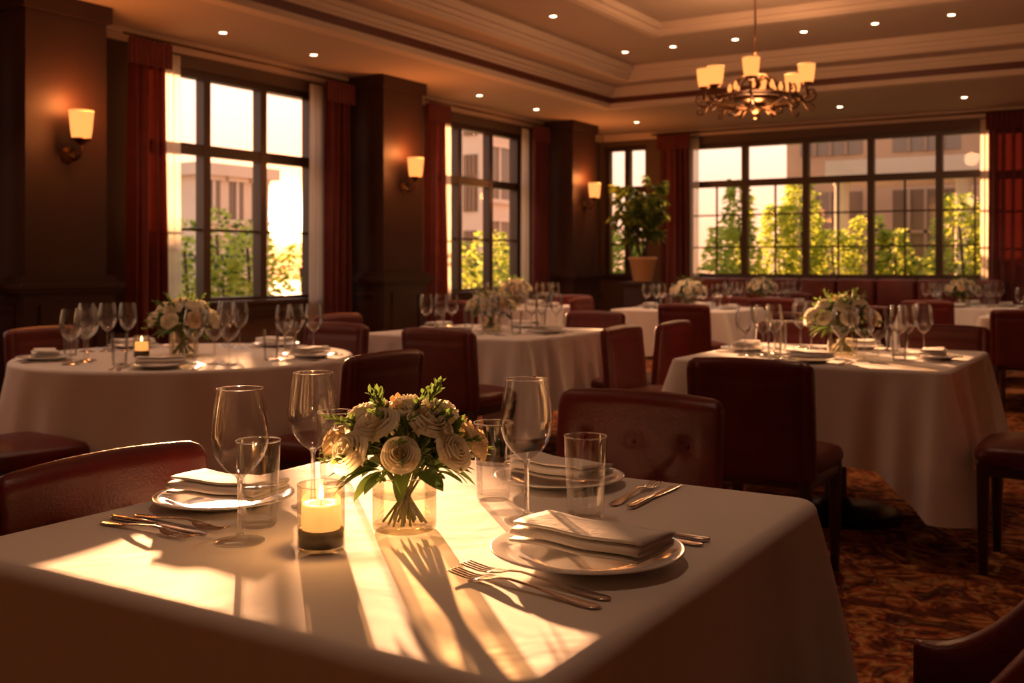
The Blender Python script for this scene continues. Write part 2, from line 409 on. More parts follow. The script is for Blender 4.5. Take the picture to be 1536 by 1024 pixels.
for y in PY:
    o=obj('wall_sconce',ME_sc,(X0+.502,y,1.93))
    light('lamp','POINT',(.15,0,.36),13,(1,.30,.07),o,.06)
    light('lamp','POINT',(.29,0,.18),10,(1,.30,.07),o,.06)

# chandelier
def chandelier(x,y,z):
    mb=MB(); zt=3.46-z
    mb.tube([(0,0,.15),(0,0,zt-.03)],.008,8); mb.lathe([(0,zt-.001),(.07,zt-.001),(.06,zt-.03),(.02,zt-.05),(0,zt-.05)],20)
    mb.lathe([(0,-.17),(.012,-.165),(.02,-.15),(.012,-.135),(.03,-.12),(.07,-.09),(.085,-.05),(.06,-.01),(.03,.01),(.02,.05),(.035,.08),(.05,.11),(.03,.15),(.015,.19),(.03,.23),(.012,.28),(.01,.36),(0,.38)],24)
    mb.lathe([(0.09,-.045),(.16,-.03),(.2,.0),(.19,.005),(.15,-.02),(.09,-.035)],28)
    mb.tube([(.36*math.cos(a*pi/24),.36*math.sin(a*pi/24),-.01) for a in range(49)],.012,6)
    mb.tube([(.27*math.cos(a*pi/24),.27*math.sin(a*pi/24),.02) for a in range(49)],.008,6)
    n=8
    for k in range(n):
        M=Matrix.Rotation(2*pi*k/n+.25,4,'Z')
        mb.tube(catmull([(.03,0,-.05),(.12,0,-.085),(.24,0,-.06),(.34,0,-.03),(.40,0,.0),(.40,0,.07)],5),.010,6,0,M)
        mb.tube(catmull([(.34,0,-.03),(.42,0,-.05),(.47,0,.0),(.45,0,.05),(.41,0,.04),(.42,0,.01)],5),.008,6,0,M)
        mb.tube(catmull([(.36,0,-.01),(.40,0,-.09),(.44,0,-.12),(.46,0,-.09),(.43,0,-.07)],5),.007,6,0,M)
        mb.tube(catmull([(.10,0,-.07),(.16,0,-.13),(.21,0,-.12),(.20,0,-.085),(.17,0,-.09)],5),.007,6,0,M)
        mb.tube(catmull([(.02,0,.12),(.10,0,.17),(.17,0,.12),(.20,0,.04),(.25,0,.02)],5),.007,6,0,M)
        for q in range(5):
            a=q*1.3; mb.lathe([(0,-.012),(.012,0),(0,.012)],6,0,M@T(.44+.02*math.cos(a),.02*math.sin(a),-.1+.03*q))
        if k%4!=3:
            hh=.07 if k%2 else .10
            mb.lathe([(0,hh-.02),(.03,hh-.015),(.05,hh),(.05,hh+.008),(0,hh+.01)],16,0,M@T(.40,0,0))
            mb.lathe([(.05,hh+.01),(.058,hh+.05),(.064,hh+.10),(.068,hh+.15)],24,1,M@T(.40,0,0))
            mb.lathe([(.068,hh+.148),(.071,hh+.153),(.065,hh+.156)],24,2,M@T(.40,0,0))
        mb.lathe([(0,.0),(.012,.0),(.012,.05),(0,.05)],8,0,M@T(.20,0,0))
        mb.lathe([(0,.05),(.016,.065),(.02,.085),(.008,.12),(0,.13)],10,1,M@T(.20,0,0))
    o=obj('chandelier',mb.mesh('chandelier',[M_brass,M_shade,M_shade_rim]),(x,y,z))
    light('bulbs','POINT',(0,0,.45),40,(1,.50,.23),o,.12); light('bulbs','POINT',(0,0,-.25),30,(1,.50,.23),o,.1)
chandelier(-2.82,8.35,2.51)

# ------------------------------------------------------------ furniture
def se(c,e): return math.copysign(abs(c)**e,c)
def slab_back(mb,W,z0,z1,th,yoff,curve,recl,mat,tuft=False,M=None,nu=72,nv=34,groove=True):
    btn=[]
    if tuft:
        btn=[(-.15,.71),(0,.71),(.15,.71),(-.075,.61),(.075,.61)]; nu=140; nv=70
    def fn(u,v):
        a=2*pi*u; vv=v
        z=z0+(z1-z0)*vv
        ed=.035; dz=min(z-z0,z1-z)
        k=1.0 if dz>=ed else math.sqrt(max(0,1-((ed-dz)/ed)**2))
        k=max(k,.02)
        hx=W/2-(1-k)*ed*.8; hy=th/2*k
        x=hx*se(math.cos(a),.28 if not tuft else .7); y=hy*se(math.sin(a),.45 if not tuft else .25)
        fx=abs(x)/(W/2)
        if y>0 and tuft:
            d=0
            for bx,bz in btn: d=max(d,math.exp(-(((x-bx)**2+(z-bz)**2)/.0007)))
            for (b0,b1) in ((0,3),(1,3),(1,4),(2,4)):
                p0=btn[b0];p1=btn[b1]; dx=p1[0]-p0[0];dzz=p1[1]-p0[1]; L2=dx*dx+dzz*dzz
                t=max(0,min(1,((x-p0[0])*dx+(z-p0[1])*dzz)/L2)); q=(x-p0[0]-t*dx)**2+(z-p0[1]-t*dzz)**2
                d=max(d,.4*math.exp(-q/.00012))
            y+= .008*k*(1-fx**4)-.009*d*k
        elif groove:
            g=math.exp(-((fx-.84)/.035)**2) + (math.exp(-((z-(z1-.06))/.008)**2) if fx<.84 else 0)
            y-=math.copysign(1,y)*.008*g*k
        yy=yoff+y+curve*x*x-recl*(vv**1.3)
        zz=z + (.012*(1-fx*fx) if vv>.9 else 0)
        return (x,yy,zz)
    mb.grid(fn,nu,nv,mat,cu=True,M=M,capv=True)
    for bx,bz in btn:
        v=(bz-z0)/(z1-z0)
        mb.lathe([(0,.0045),(.005,.0035),(.007,0),(.006,-.004)],12,mat,Matrix.Translation((bx,yoff+th/2-.001+curve*bx*bx-recl*v**1.3,bz))@Matrix.Rotation(-pi/2,4,'X'))
def cushion(mb,w0,w1,d,y0,z0,z1,mat):
    def fn(u,v):
        a=2*pi*u
        if v<.4:
            t=v/.4; k=1-(.06*(2*t-1)**2); z=z0+(z1-z0)*.75*t
            r=k
        else:
            t=(v-.4)/.6; r=.94*(1-t); z=z0+(z1-z0)*(.75+.25*math.sin(min(1,t*1.6)*pi/2)+.12*t)
        x=se(math.cos(a),.35)*r; y=se(math.sin(a),.35)*r
        w=w0+(w1-w0)*(y+1)/2
        return (x*w/2,y0+y*d/2,z)
    mb.grid(fn,56,14,mat,cu=True)
def legs(mb,mat,hx=.195,fy=.19,by=-.2,zt=.42):
    for sx in(-1,1):
        for yy,sp in((fy,0),(by,-.03)):
            def fn(u,v,sx=sx,yy=yy,sp=sp):
                a=2*pi*u+pi/4; h=.013+.008*v
                return (sx*hx+se(math.cos(a),.6)*h*1.2,yy+sp*(1-v)+se(math.sin(a),.6)*h*1.2,zt*v)
            mb.grid(fn,12,5,mat,cu=True,capv=True,smooth=False)
def chair_mesh(tuft=False):
    mb=MB(); legs(mb,1)
    mb.box(-.215,.215,-.2,.21,.375,.425,1,.006)
    cushion(mb,.44,.49,.46,.0,.42,.505,0)
    slab_back(mb,.47,.40,.83,.062,-.215,.22 if tuft else .12,.035,0,tuft)
    return mb.mesh('dining_chair',[M_leather,M_wood])
ME_chair=chair_mesh(); ME_chairT=chair_mesh(True)
def armchair_mesh():
    mb=MB(); legs(mb,1,.2,.2,-.2)
    mb.box(-.22,.22,-.21,.22,.345,.395,1,.006)
    cushion(mb,.47,.47,.46,.02,.39,.475,0)
    path=catmull([(-.27,.20,0),(-.275,.05,0),(-.27,-.10,0),(-.22,-.22,0),(-.11,-.27,0),(0,-.28,0),(.11,-.27,0),(.22,-.22,0),(.27,-.10,0),(.275,.05,0),(.27,.20,0)],6)
    n=len(path)
    def fn(u,v):
        f=v*(n-1); i=min(int(f),n-2); t=f-i
        p=Vector(path[i])*(1-t)+Vector(path[i+1])*t
        tg=(Vector(path[min(i+1,n-1)])-Vector(path[i])).normalized(); nr=Vector((tg.y,-tg.x,0))
        s=abs(v-.5)*2
        sm=max(0,min(1,(s-.45)/.5)); sm=sm*sm*(3-2*sm)
        top=.84-.33*sm
        a=2*pi*u; zc=(top+.37)/2; hz=(top-.37)/2
        endk=1 if s<.97 else .6
        return tuple(p+nr*(.03*endk*se(math.cos(a),.5))+Vector((0,0,zc+hz*se(math.sin(a),.35))))
    mb.grid(fn,28,70,0,cu=True,capv=True)
    return mb.mesh('dining_armchair',[M_leather,M_wood])
ME_arm=armchair_mesh()
def chair(x,y,rot,tuft=False,sc=1): return obj('dining_chair',ME_chairT if tuft else ME_chair,(x,y,0),math.radians(rot),None,sc)

def cloth_mesh(hx,hy,L,seed,rnd=False,re=.018,flare=.05,N=320,hang=.28,wr=.0):
    rs=random.Random(seed); pts=[]
    if rnd:
        for i in range(N):
            a=2*pi*i/N; pts.append((hx*math.cos(a),hx*math.sin(a),math.cos(a),math.sin(a),9))
    else:
        r=.03
        corners=[(hx-r,hy-r,0),(-hx+r,hy-r,pi/2),(-hx+r,-hy+r,pi),(hx-r,-hy+r,3*pi/2)]
        seq=[]
        for k,(cx,cy,a0) in enumerate(corners):
            seq.append(('arc',cx,cy,a0,pi/2*r))
            nx,ny,na=corners[(k+1)%4]
            n=(math.cos(a0+pi/2),math.sin(a0+pi/2))
            seq.append(('lin',cx+n[0]*r,cy+n[1]*r,nx+n[0]*r,ny+n[1]*r,n,math.hypot(nx-cx,ny-cy)))
        for sg in seq:
            ln=sg[-1]; m=10 if sg[0]=='arc' else int(N/4)
            for i in range(m):
                t=i/m
                if sg[0]=='arc':
                    a=sg[3]+t*pi/2; d=abs(t-.5)*ln
                    pts.append((sg[1]+r*math.cos(a),sg[2]+r*math.sin(a),math.cos(a),math.sin(a),d))
                else:
                    d=min(t,1-t)*ln+pi/4*r
                    pts.append((sg[1]+(sg[3]-sg[1])*t,sg[2]+(sg[4]-sg[2])*t,sg[5][0],sg[5][1],d))
    n=len(pts); ph=[rs.uniform(0,6.28) for _ in range(5)]
    rows=[]
    for k in(0.02,.35,.7,.9,.97): rows.append([(p[0]*k,p[1]*k,.75) for p in pts])
    for j in range(5):
        a=j/4*pi/2*.98
        rows.append([(p[0]+p[2]*(re*math.sin(a)-re*.0),p[1]+p[3]*(re*math.sin(a)),.75-re*(1-math.cos(a))) for p in pts])
    K=16
    for k in range(1,K+1):
        t=k/K; row=[]
        for i,(x,y,nx,ny,d) in enumerate(pts):
            s=i/n*2*pi
            if rnd:
                fo=.55*math.sin(13*s+ph[0]+.8*math.sin(2*s))+.35*math.sin(21*s+ph[1])+.25*math.sin(7*s+ph[2])
                o=flare*t+.05*t**.9*fo; LL=L*(1+.03*math.sin(4*s+ph[3]))
            else:
                c=math.exp(-(d/.10)**2); c2=math.exp(-(d/.34)**2)
                fo=.014*math.sin(9*s+ph[0])+.009*math.sin(17*s+ph[1])
                o=flare*t+t**.9*(c*.075+c2*.03*math.cos(d*2*pi/.17)+fo)
                LL=L*(1+hang*math.exp(-(d/.16)**2))
            row.append((x+nx*(re+o),y+ny*(re+o),.75-re-t*(LL-re)))
        rows.append(row)
    mb=MB(); vs=[v for r_ in rows for v in r_]; fs=[]
    for j in range(len(rows)-1):
        for i in range(n):
            q=(i+1)%n; fs.append((j*n+i,j*n+q,(j+1)*n+q,(j+1)*n+i))
    fs.append(tuple(range(n)))
    mb.add(vs,fs,0)
    me=mb.mesh('tablecloth',[M_cloth]); 
    bm=bmesh.new(); bm.from_mesh(me); bmesh.ops.recalc_face_normals(bm,faces=bm.faces); bm.to_mesh(me); bm.free()
    return me
def table(x,y,h,L=.45,rnd=False,seed=1,rz=0,**k):
    e=empty('dining_table',(x,y,0),rz)
    obj('tablecloth',cloth_mesh(h,h,L,seed,rnd,**k),parent=e)
    mb=MB()
    if rnd: mb.lathe([(0,.745),(h-.01,.745),(h-.005,.715),(0,.71)],48)
    else: mb.box(-h+.01,h-.01,-h+.01,h-.01,.71,.745)
    mb.lathe([(0,.0),(.30,.0),(.30,.015),(.26,.03),(.08,.05),(.05,.09),(.045,.62),(.09,.69),(.2,.71),(0,.712)],32,1)
    obj('pedestal',mb.mesh('pedestal',[M_wood,M_black]),parent=e)
    return e

table(-1.06,1.44,.505,.50,seed=3,N=480,flare=.03,re=.022)
table(-3.91,3.47,.75,.56,rnd=True,seed=4,flare=.07)
table(-1.325,5.08,.575,.40,seed=5,flare=.06,hang=.45)
table(-3.66,5.72,.57,.42,seed=6,flare=.05)
table(-3.90,9.60,.55,.42,seed=7); table(-3.80,11.5,.5,.42,seed=8); table(-5.60,9.2,.5,.42,seed=9)
table(-.70,9.90,.58,.42,seed=10); table(-1.75,11.6,.5,.42,seed=12)

for c in [(-1.51,1.35,-90,True,(1,1,.97)),(-1.20,2.37,180,True),
 (-4.93,3.60,-90),(-3.80,2.50,-8),(-4.1,4.5,180),(-2.83,3.28,90),
 (-1.28,3.96,0),(-.40,4.58,90),(-1.95,6.02,165),(-1.05,6.08,180),
 (-3.29,4.86,0),(-2.32,5.34,-90),(-2.74,5.93,90),(-4.60,5.62,-90),(-3.5,6.62,180),
 (-3.5,8.75,0),(-4.76,9.5,-90),(-3.02,9.65,90),(-3.9,10.46,180),
 (-3.35,10.68,0),(-4.62,11.5,-90),(-2.98,11.5,90),(-3.8,12.32,180),
 (-1.9,10.78,0),(-2.58,11.6,-90),(-.93,11.6,90),(-1.75,12.42,180),
 (-.9,9.0,0),(-1.60,9.9,-90),(-5.6,8.38,0),(-5.5,10.02,180),(-2.2,9.1,20),(-2.1,7.6,-30)]: chair(*c)
obj('dining_armchair',ME_arm,(-.19,1.72,0),math.radians(88))

# banquette along back wall
mb=MB()
mb.box(-5.4,-1.6,13.02,13.58,.08,.36,0,.02); mb.box(-5.4,-1.6,12.95,13.52,.361,.47,0,.04,seg=3)
for i in range(8):
    a=-5.4+i*.475; mb.box(a+.004,a+.471,13.42,13.58,.471,.99,0,.04,seg=3)
mb.box(-5.4,-1.6,13.05,13.56,0,.08,1)
obj('banquette',mb.mesh('banquette',[M_leather,M_wood]))

# ------------------------------------------------------------ tableware
OUTP=[(.0385,.0012),(.030,.0035),(.012,.007),(.0052,.013),(.0042,.03),(.0040,.065),(.0043,.092),(.0085,.101),(.022,.112),(.0355,.130),(.0430,.152),(.0442,.170),(.0415,.198),(.0370,.224),(.0352,.236)]
CM_=[(p[0],p[1]) for p in catmull([(a,b,0) for a,b in OUTP],4)]
mb=MB()
foot=[p for p in CM_ if p[1]<.1005]; bowl=[p for p in CM_ if p[1]>=.0995]
mb.lathe([(0,0),(.036,0),(.038,.0004)]+foot+[(.0075,.1005),(.004,.1035),(0,.1045)],64,1)
mb.lathe(bowl,64,0)
mb.lathe([(.0352,.236),(.0357,.2367),(.0351,.2374),(.0345,.2367),(.0352,.236)],64,1)
ME_wine=mb.mesh('wine_glass',[M_bowl,M_glass])
mb=MB(); mb.lathe([(0,0),(.0385,0.0005)]+CM_,28,0); ME_wineF=mb.mesh('wine_glass',[M_glass2])
def tumbler_mesh(n,hero=False):
    mb=MB()
    mb.lathe([(0,0),(.027,0),(.0295,.002),(.0300,.006),(.0365,.138)],n,0)
    if hero:
        mb.lathe([(.0365,.138),(.0370,.1395),(.0362,.1408),(.0355,.1395),(.0365,.138)],n,2)
        mb.lathe([(.0292,.012),(.015,.0105),(0,.010)],n,2)
        mb.lathe([(.0325,.0655),(.0315,.0648),(0,.0645)],n,1)
    else: mb.lathe([(.029,.008),(0,.008)],n,0)
    return mb.mesh('water_tumbler',[M_tumg if hero else M_glass2,M_water,M_glass])
ME_tum=tumbler_mesh(56,True); ME_tumF=tumbler_mesh(24)
mb=MB(); mb.lathe([(0,.0),(.075,0),(.08,.002),(.095,.008),(.125,.0165),(.1405,.019),(.141,.0205),(.139,.0215),(.122,.0195),(.094,.012),(.080,.0065),(.07,.0055),(0,.0055)],72,0)
ME_plate=mb.mesh('dinner_plate',[M_porc])
def napkin_mesh(L=.215,W=.115,layers=4,seed=1):
    rs=random.Random(seed); mb=MB(); t=.0036; gap=.0066; path=[]
    for k in range(layers):
        z=.004+k*gap; off=rs.uniform(-.004,.004); sh=.007*k*.5
        xs=[-W/2+.004+off+sh*.6,-W/4,0,W/4,W/2-.004+off-sh]
        if k%2: xs=xs[::-1]
        for x in xs: path.append((x,z+.0015*math.sin(x*40+k),0))
        if k<layers-1:
            xe=xs[-1]; s=1 if xe>0 else -1
            path.append((xe+s*gap*.55,z+gap/2,0))
    P=catmull(path,5); n=len(P); side=[];oth=[]
    for i,p in enumerate(P):
        a=Vector(P[max(i-1,0)]);b=Vector(P[min(i+1,n-1)]); d=(b-a).normalized(); nr=Vector((-d.y,d.x,0))
        side.append(Vector(p)+nr*t/2); oth.append(Vector(p)-nr*t/2)
    loop=side+oth[::-1]; m=len(loop); nv=12
    def fn(u,v):
        q=loop[int(round(u*m))%m]; x=(v-.5)*L
        lift=.004*max(0,abs(v-.5)*2-.55)**1.2*(1 if v<.5 else .9)*(q.y/.02)
        return (x+.002*math.sin(q.x*60+q.y*200),q.x+.003*math.sin(v*5+seed),q.y+lift+.0012*math.sin(v*11+q.x*30))
    mb.grid(fn,m,nv,0,cu=True,capv=True)
    return mb.mesh('folded_napkin',[M_napkin])
ME_nap=napkin_mesh(layers=4); ME_nap2=napkin_mesh(.19,.11,4,3)

def flat_strip(mb,st,th,mat=0,M=None):
    def fn(u,v):
        f=v*(len(st)-1); i=min(int(f),len(st)-2); k=f-i
        s,w,z,c=[st[i][q]*(1-k)+st[i+1][q]*k for q in range(4)]
        a=2*pi*u
        return (s,c+w*se(math.cos(a),.7),z+th/2+th/2*se(math.sin(a),.7))
    mb.grid(fn,12,len(st)*3-2,mat,cu=True,capv=True,M=M)
def fork_mesh(L=.215):
    mb=MB(); k=L/.215
    flat_strip(mb,[(0,.004,.001,0),(.006,.0095,.001,0),(.02,.0105,.0012,0),(.05,.0075,.003,0),(.09,.0042,.0075,0),(.125,.0033,.010,0),(.142,.005,.0085,0),(.150,.0105,.006,0),(.160,.0125,.004,0),(.170,.0128,.0028,0)],.0024,0,Matrix.Scale(k,4,(1,0,0)))
    for j in range(4):
        c=(-1.5+j)*.0069
        flat_strip(mb,[(.168,.0026,.0030,c*.97),(.185,.0019,.0020,c),(.205,.0016,.0042,c),(.215,.0008,.0062,c)],.0018,0,Matrix.Scale(k,4,(1,0,0)))
    return mb.mesh('fork',[M_silver])
def knife_mesh():
    mb=MB()
    flat_strip(mb,[(0,.005,.0005,0),(.01,.009,.0005,0),(.05,.0078,.001,0),(.095,.0058,.001,0),(.105,.005,.001,0)],.006)
    flat_strip(mb,[(.103,.005,.002,0),(.115,.009,.002,.002),(.16,.0105,.002,.002),(.20,.009,.002,.001),(.222,.004,.002,-.003),(.228,.001,.002,-.005)],.0016)
    return mb.mesh('table_knife',[M_silver])
def spoon_mesh():
    mb=MB()
    flat_strip(mb,[(0,.004,.001,0),(.006,.0095,.001,0),(.02,.0105,.0012,0),(.05,.0075,.003,0),(.09,.0042,.0075,0),(.13,.0033,.010,0),(.146,.005,.007,0)],.0024)
    def fn(u,v):
        a=2*pi*u; r=1-v; x=.170+.028*r*math.cos(a); y=.0205*r*math.sin(a); z=.0012+.0075*(r*r)
        return (x,y,z)
    mb.grid(fn,28,8,0,cu=True)
    mb.grid(lambda u,v:(lambda p:(p[0],p[1],p[2]+.0014))(fn(u,v)),28,8,0,cu=True)
    return mb.mesh('table_spoon',[M_silver])
ME_fork=fork_mesh(); ME_forkL=fork_mesh(.245); ME_knife=knife_mesh(); ME_spoon=spoon_mesh()

# rose / bouquet
def align(axis):
    return Vector((0,0,1)).rotation_difference(Vector(axis).normalized()).to_matrix().to_4x4()
def rose(mb,c,Rr,axis,mat,lay=7,rs=random):
    M=Matrix.Translation(c)@align(axis)@Matrix.Rotation(rs.uniform(0,6),4,'Z')
    for i in range(lay):
        f=i/(lay-1); n=3 if i<2 else (4 if i<4 else 5); w=(2*pi/n)*.66
        rt=Rr*(.13+.87*f**.85)
        zt=Rr*(.62-.50*f**1.6)
        zb=-.45*Rr
        for k in range(n):
            th0=2*pi*k/n+i*2.4; jj=rs.uniform(-.05,.05)*Rr
            def fn(u,v,th0=th0,jj=jj):
                uu=u*2-1; th=th0+uu*w*(.3+.7*math.sin(min(1,v*1.4)*pi/2))
                if v<.8:
                    q=v/.8; r=rt*(.30+.62*math.sin(q*pi/2)); z=zb+(zt-zb)*q**1.1
                else:
                    q=(v-.8)/.2; r=rt*(.92+.16*q*(.4+f)); z=zt+.03*Rr*math.sin(q*pi)-.13*Rr*f*q*q
                r+=.05*Rr*(1-abs(uu))*f*v
                z-=.28*Rr*abs(uu)**3*v; z+=jj*v
                return (r*math.cos(th),r*math.sin(th),z)
            mb.grid(fn,9,9,mat,M=M)
    mb.lathe([(0,-.6*Rr),(.3*Rr,-.5*Rr),(.16*Rr,-.1*Rr),(.09*Rr,.45*Rr),(.03*Rr,.55*Rr),(0,.55*Rr)],10,mat,M)
def leaf(mb,b,d,L,W,mat,droop=.3,roll=None,ns=5):
    d=Vector(d).normalized(); s=d.cross(Vector((0,0,1)))
    if s.length<.1: s=Vector((1,0,0))
    s.normalize(); 
    if roll is None: roll=U(-.9,.9)
    s=Matrix.Rotation(roll,3,d)@s; nrm=s.cross(d)
    vs=[];fs=[]; b=Vector(b)
    for i in range(ns+1):
        t=i/ns; p=b+d*(L*t)+Vector((0,0,-droop*L*t*t)); w=W*math.sin(pi*min(1,t*.93+.05))**.8*(1 if i<ns else .05)
        vs+=[p-s*w+nrm*w*.25,p,p+s*w+nrm*w*.25]
    for i in range(ns):
        a=i*3; fs+=[(a,a+1,a+4,a+3),(a+1,a+2,a+5,a+4)]
    mb.add(vs,fs,mat)
def bouquet():
    mb=MB(); rs=random.Random(5)
    mats=[M_petal,M_petal2,M_leafA,M_leafB,M_stem,M_goldlightglass,M_water,M_glass]
    mb.lathe([(0,0),(.048,0),(.051,.003),(.052,.010),(.052,.086)],56,5)
    mb.lathe([(.052,.086),(.0525,.0875),(.0515,.0885),(.0505,.0875),(.052,.086)],56,7)
    mb.lathe([(.0510,.009),(.03,.008),(0,.008)],48,7)
    mb.lathe([(.0515,.056),(.0505,.055),(0,.055)],48,6)
    for k in range(26):
        a=rs.uniform(0,6.28); r0=rs.uniform(.01,.042); b=a+pi+rs.uniform(-.8,.8); r1=rs.uniform(.015,.04)
        mb.tube([(r0*math.cos(a),r0*math.sin(a),.012),(0.3*(r0*math.cos(a)+r1*math.cos(b)),.3*(r0*math.sin(a)+r1*math.sin(b)),.055),(r1*math.cos(b),r1*math.sin(b),.10),(r1*1.6*math.cos(b),r1*1.6*math.sin(b),.13)],.0022,5,4)
    cz=.122
    def P(az,el,r): 
        return Vector((r*math.cos(el)*math.cos(az),r*math.cos(el)*math.sin(az),cz+r*.72*math.sin(el)))
    roses=[(0,1.45,.102,.033,0)]
    for k in range(5): roses.append((k*2*pi/5+.35,.85,.107,.033,0))
    for k in range(8): roses.append((k*2*pi/8,.22,.117,rs.uniform(.026,.033),0 if k%4 else 1))
    for az,el,r,sz,m in roses:
        p=P(az,el+rs.uniform(-.08,.08),r); ax=(p-Vector((0,0,cz-.05))); rose(mb,p,sz,ax,m,7,rs)
        mb.tube([(0,0,.09),tuple(p*.5+Vector((0,0,.06))),tuple(p)],.0022,5,4)
    for k in range(260):
        az=rs.uniform(0,6.283); el=math.asin(rs.uniform(-.25,1)); r=rs.uniform(.05,.085)
        p=P(az,el,r); d=(p-Vector((0,0,cz-.03))).normalized()+Vector((rs.uniform(-.5,.5),rs.uniform(-.5,.5),rs.uniform(-.3,.4)))
        leaf(mb,p,d,rs.uniform(.025,.045),rs.uniform(.005,.009),2 if rs.random()<.6 else 3,rs.uniform(0,.4),rs.uniform(-1,1))
    for k in range(20):
        az=rs.uniform(0,6.283); p=(.045*math.cos(az),.045*math.sin(az),.098)
        leaf(mb,p,(math.cos(az),math.sin(az),rs.uniform(-.1,.4)),rs.uniform(.06,.095),rs.uniform(.012,.017),3 if k%2 else 2,rs.uniform(.2,.6),rs.uniform(-.4,.4),7)
    for k in range(46):
        az=rs.uniform(0,6.283); el=rs.uniform(.0,1.25); d=Vector((math.cos(el)*math.cos(az),math.cos(el)*math.sin(az),math.sin(el)))
        b=Vector((0,0,cz)); L=rs.uniform(.12,.150); pts=[b+d*(L*t)+Vector((0,0,-.02*t*t)) for t in(0,.3,.6,.8,1)]
        mb.tube(pts,.0012,4,4)
        for q in range(16):
            t=.45+.55*q/16; p=b+d*(L*t)+Vector((0,0,-.02*t*t))
            dd=d+Vector((rs.uniform(-1,1),rs.uniform(-1,1),rs.uniform(-.6,1)))*.8
            leaf(mb,p,dd,rs.uniform(.012,.022),.0035,2,.1,rs.uniform(-1,1),3)
    for k in range(70):
        az=rs.uniform(0,6.283); el=rs.uniform(0,1.5); p=P(az,el,rs.uniform(.11,.130)); s=rs.uniform(.003,.0055)
        mb.lathe([(0,-s),(s*.8,-s*.4),(s*.9,s*.3),(0,s*1.2)],6,0 if k%3 else 1,Matrix.Translation(p))
        mb.tube([tuple(p),tuple(Vector((0,0,cz))+(p-Vector((0,0,cz)))*.5)],.0007,4,4)
    return mb.mesh('rose_centerpiece',mats)
ME_bq=bouquet()
obj('rose_centerpiece',ME_bq,(-1.052,1.383,.751),.6)

# candle
def candle_meshes():
    mb=MB(); mb.lathe([(0,0),(.033,0),(.0352,.002),(.0355,.006),(.0355,.096)],48,0)
    mb.lathe([(.0355,.096),(.036,.0972),(.0352,.0982),(.0345,.0972),(.0355,.096)],48,1)
    g=mb.mesh('glass_holder',[M_goldlightglass,M_glass])
    mb=MB(); mb.lathe([(0,.0045),(.0335,.0055),(.0338,.030),(0,.0302)],40,0)
    b=mb.mesh('wax_base',[M_olive])
    mb=MB(); mb.lathe([(0,.0305),(.0285,.0305),(.029,.032),(.029,.066),(.0275,.069),(.018,.0665),(0,.065)],40,0)
    mb.tube([(0,0,.065),(.0005,0,.071),(.001,0,.075)],.0008,5,1)
    w=mb.mesh('candle_wax',[M_wax,M_black])
    mb=MB(); mb.lathe([(0,.0725),(.0028,.075),(.0042,.0795),(.0032,.086),(.0012,.093),(0,.096)],14,0)
    f=mb.mesh('flame',[M_flame])
    return g,b,w,f
CM=candle_meshes()
def candle(x,y,z=.751,lit=True):
    e=empty('votive_candle',(x,y,z))
    for n,m in zip(('glass_holder','wax_base','candle_wax','flame'),CM): obj(n,m,parent=e)
    if lit: light('flame_light','POINT',(0,0,.11),.7,(1,.45,.15),e,.008)
candle(-1.085,1.220)

Z=.7505
def put(name,me,x,y,rz=0,z=Z,sc=1): return obj(name,me,(x,y,z),rz,None,sc)
for x,y in[(-1.22,1.186),(-1.288,1.427),(-.912,1.535)]: put('wine_glass',ME_wine,x,y)
for x,y in[(-1.270,1.275),(-.832,1.594),(-1.045,1.64),(-1.385,1.60)]: put('water_tumbler',ME_tum,x,y)
NZ=Z+.0215
put('dinner_plate',ME_plate,-.715,1.375); put('folded_napkin',ME_nap,-.712,1.382,math.radians(-4),NZ)
put('dinner_plate',ME_plate,-1.435,1.357,0,Z,.88); put('folded_napkin',ME_nap2,-1.435,1.367,math.radians(6),NZ-.002)
put('dinner_plate',ME_plate,-1.01,1.825,0,Z,.9); put('folded_napkin',ME_nap2,-1.015,1.827,math.radians(-12),NZ-.002)
dr=math.radians
put('fork',ME_forkL,-.600,1.187,dr(173)); put('fork',ME_forkL,-.604,1.224,dr(173))
put('table_knife',ME_knife,-.600,1.562,dr(181)); put('fork',ME_forkL,-.600,1.534,dr(181)); put('table_spoon',ME_spoon,-.615,1.500,dr(181))
put('table_knife',ME_knife,-1.515,1.182,dr(1)); put('fork',ME_fork,-1.500,1.150,dr(1)); put('fork',ME_fork,-1.495,1.213,dr(0))
put('fork',ME_fork,-.835,1.70,dr(92)); put('table_knife',ME_knife,-.800,1.695,dr(90))

def settle(cx,cy,h,n=4,rot0=0,rnd=False,cut=True,bq=(0,0),tum=True,cd=False,bs=1.15):
    put('rose_centerpiece',ME_bq,cx+bq[0],cy+bq[1],U(0,6),.751,bs)
    if cd: candle(cx+bq[0]-.12,cy+bq[1]-.14,lit=False)
    for k in range(n):
        a=rot0+2*pi*k/n; d=Vector((math.cos(a),math.sin(a),0)); s=Vector((-d.y,d.x,0)); c=Vector((cx,cy,0))
        r=h-.14
        p=c+d*r; put('dinner_plate',ME_plate,p.x,p.y,0,Z,.88); put('folded_napkin',ME_nap2,p.x,p.y,a+pi/2+U(-.15,.15),NZ-.002)
        for off,side in((.17,.10),(.15,.19),(.09,.27)):
            q=c+d*(r-off)+s*(side+U(-.01,.01))
            put('wine_glass',ME_wineF,q.x,q.y)
        if tum:
            q=c+d*(r-.11)-s*.19; put('water_tumbler',ME_tumF,q.x,q.y)
        if cut:
            for off,me,nm in((-.148,ME_fork,'fork'),(-.178,ME_fork,'fork'),(.15,ME_knife,'table_knife')):
                q=c+d*(r+.10)+s*off; put(nm,me,q.x,q.y,a+pi)
settle(-3.91,3.47,.75,5,-.9,True,True,(.03,-.05),cd=True,bs=1.25)
settle(-1.325,5.08,.575,4,0,False,True,(.03,0),bs=1.3)
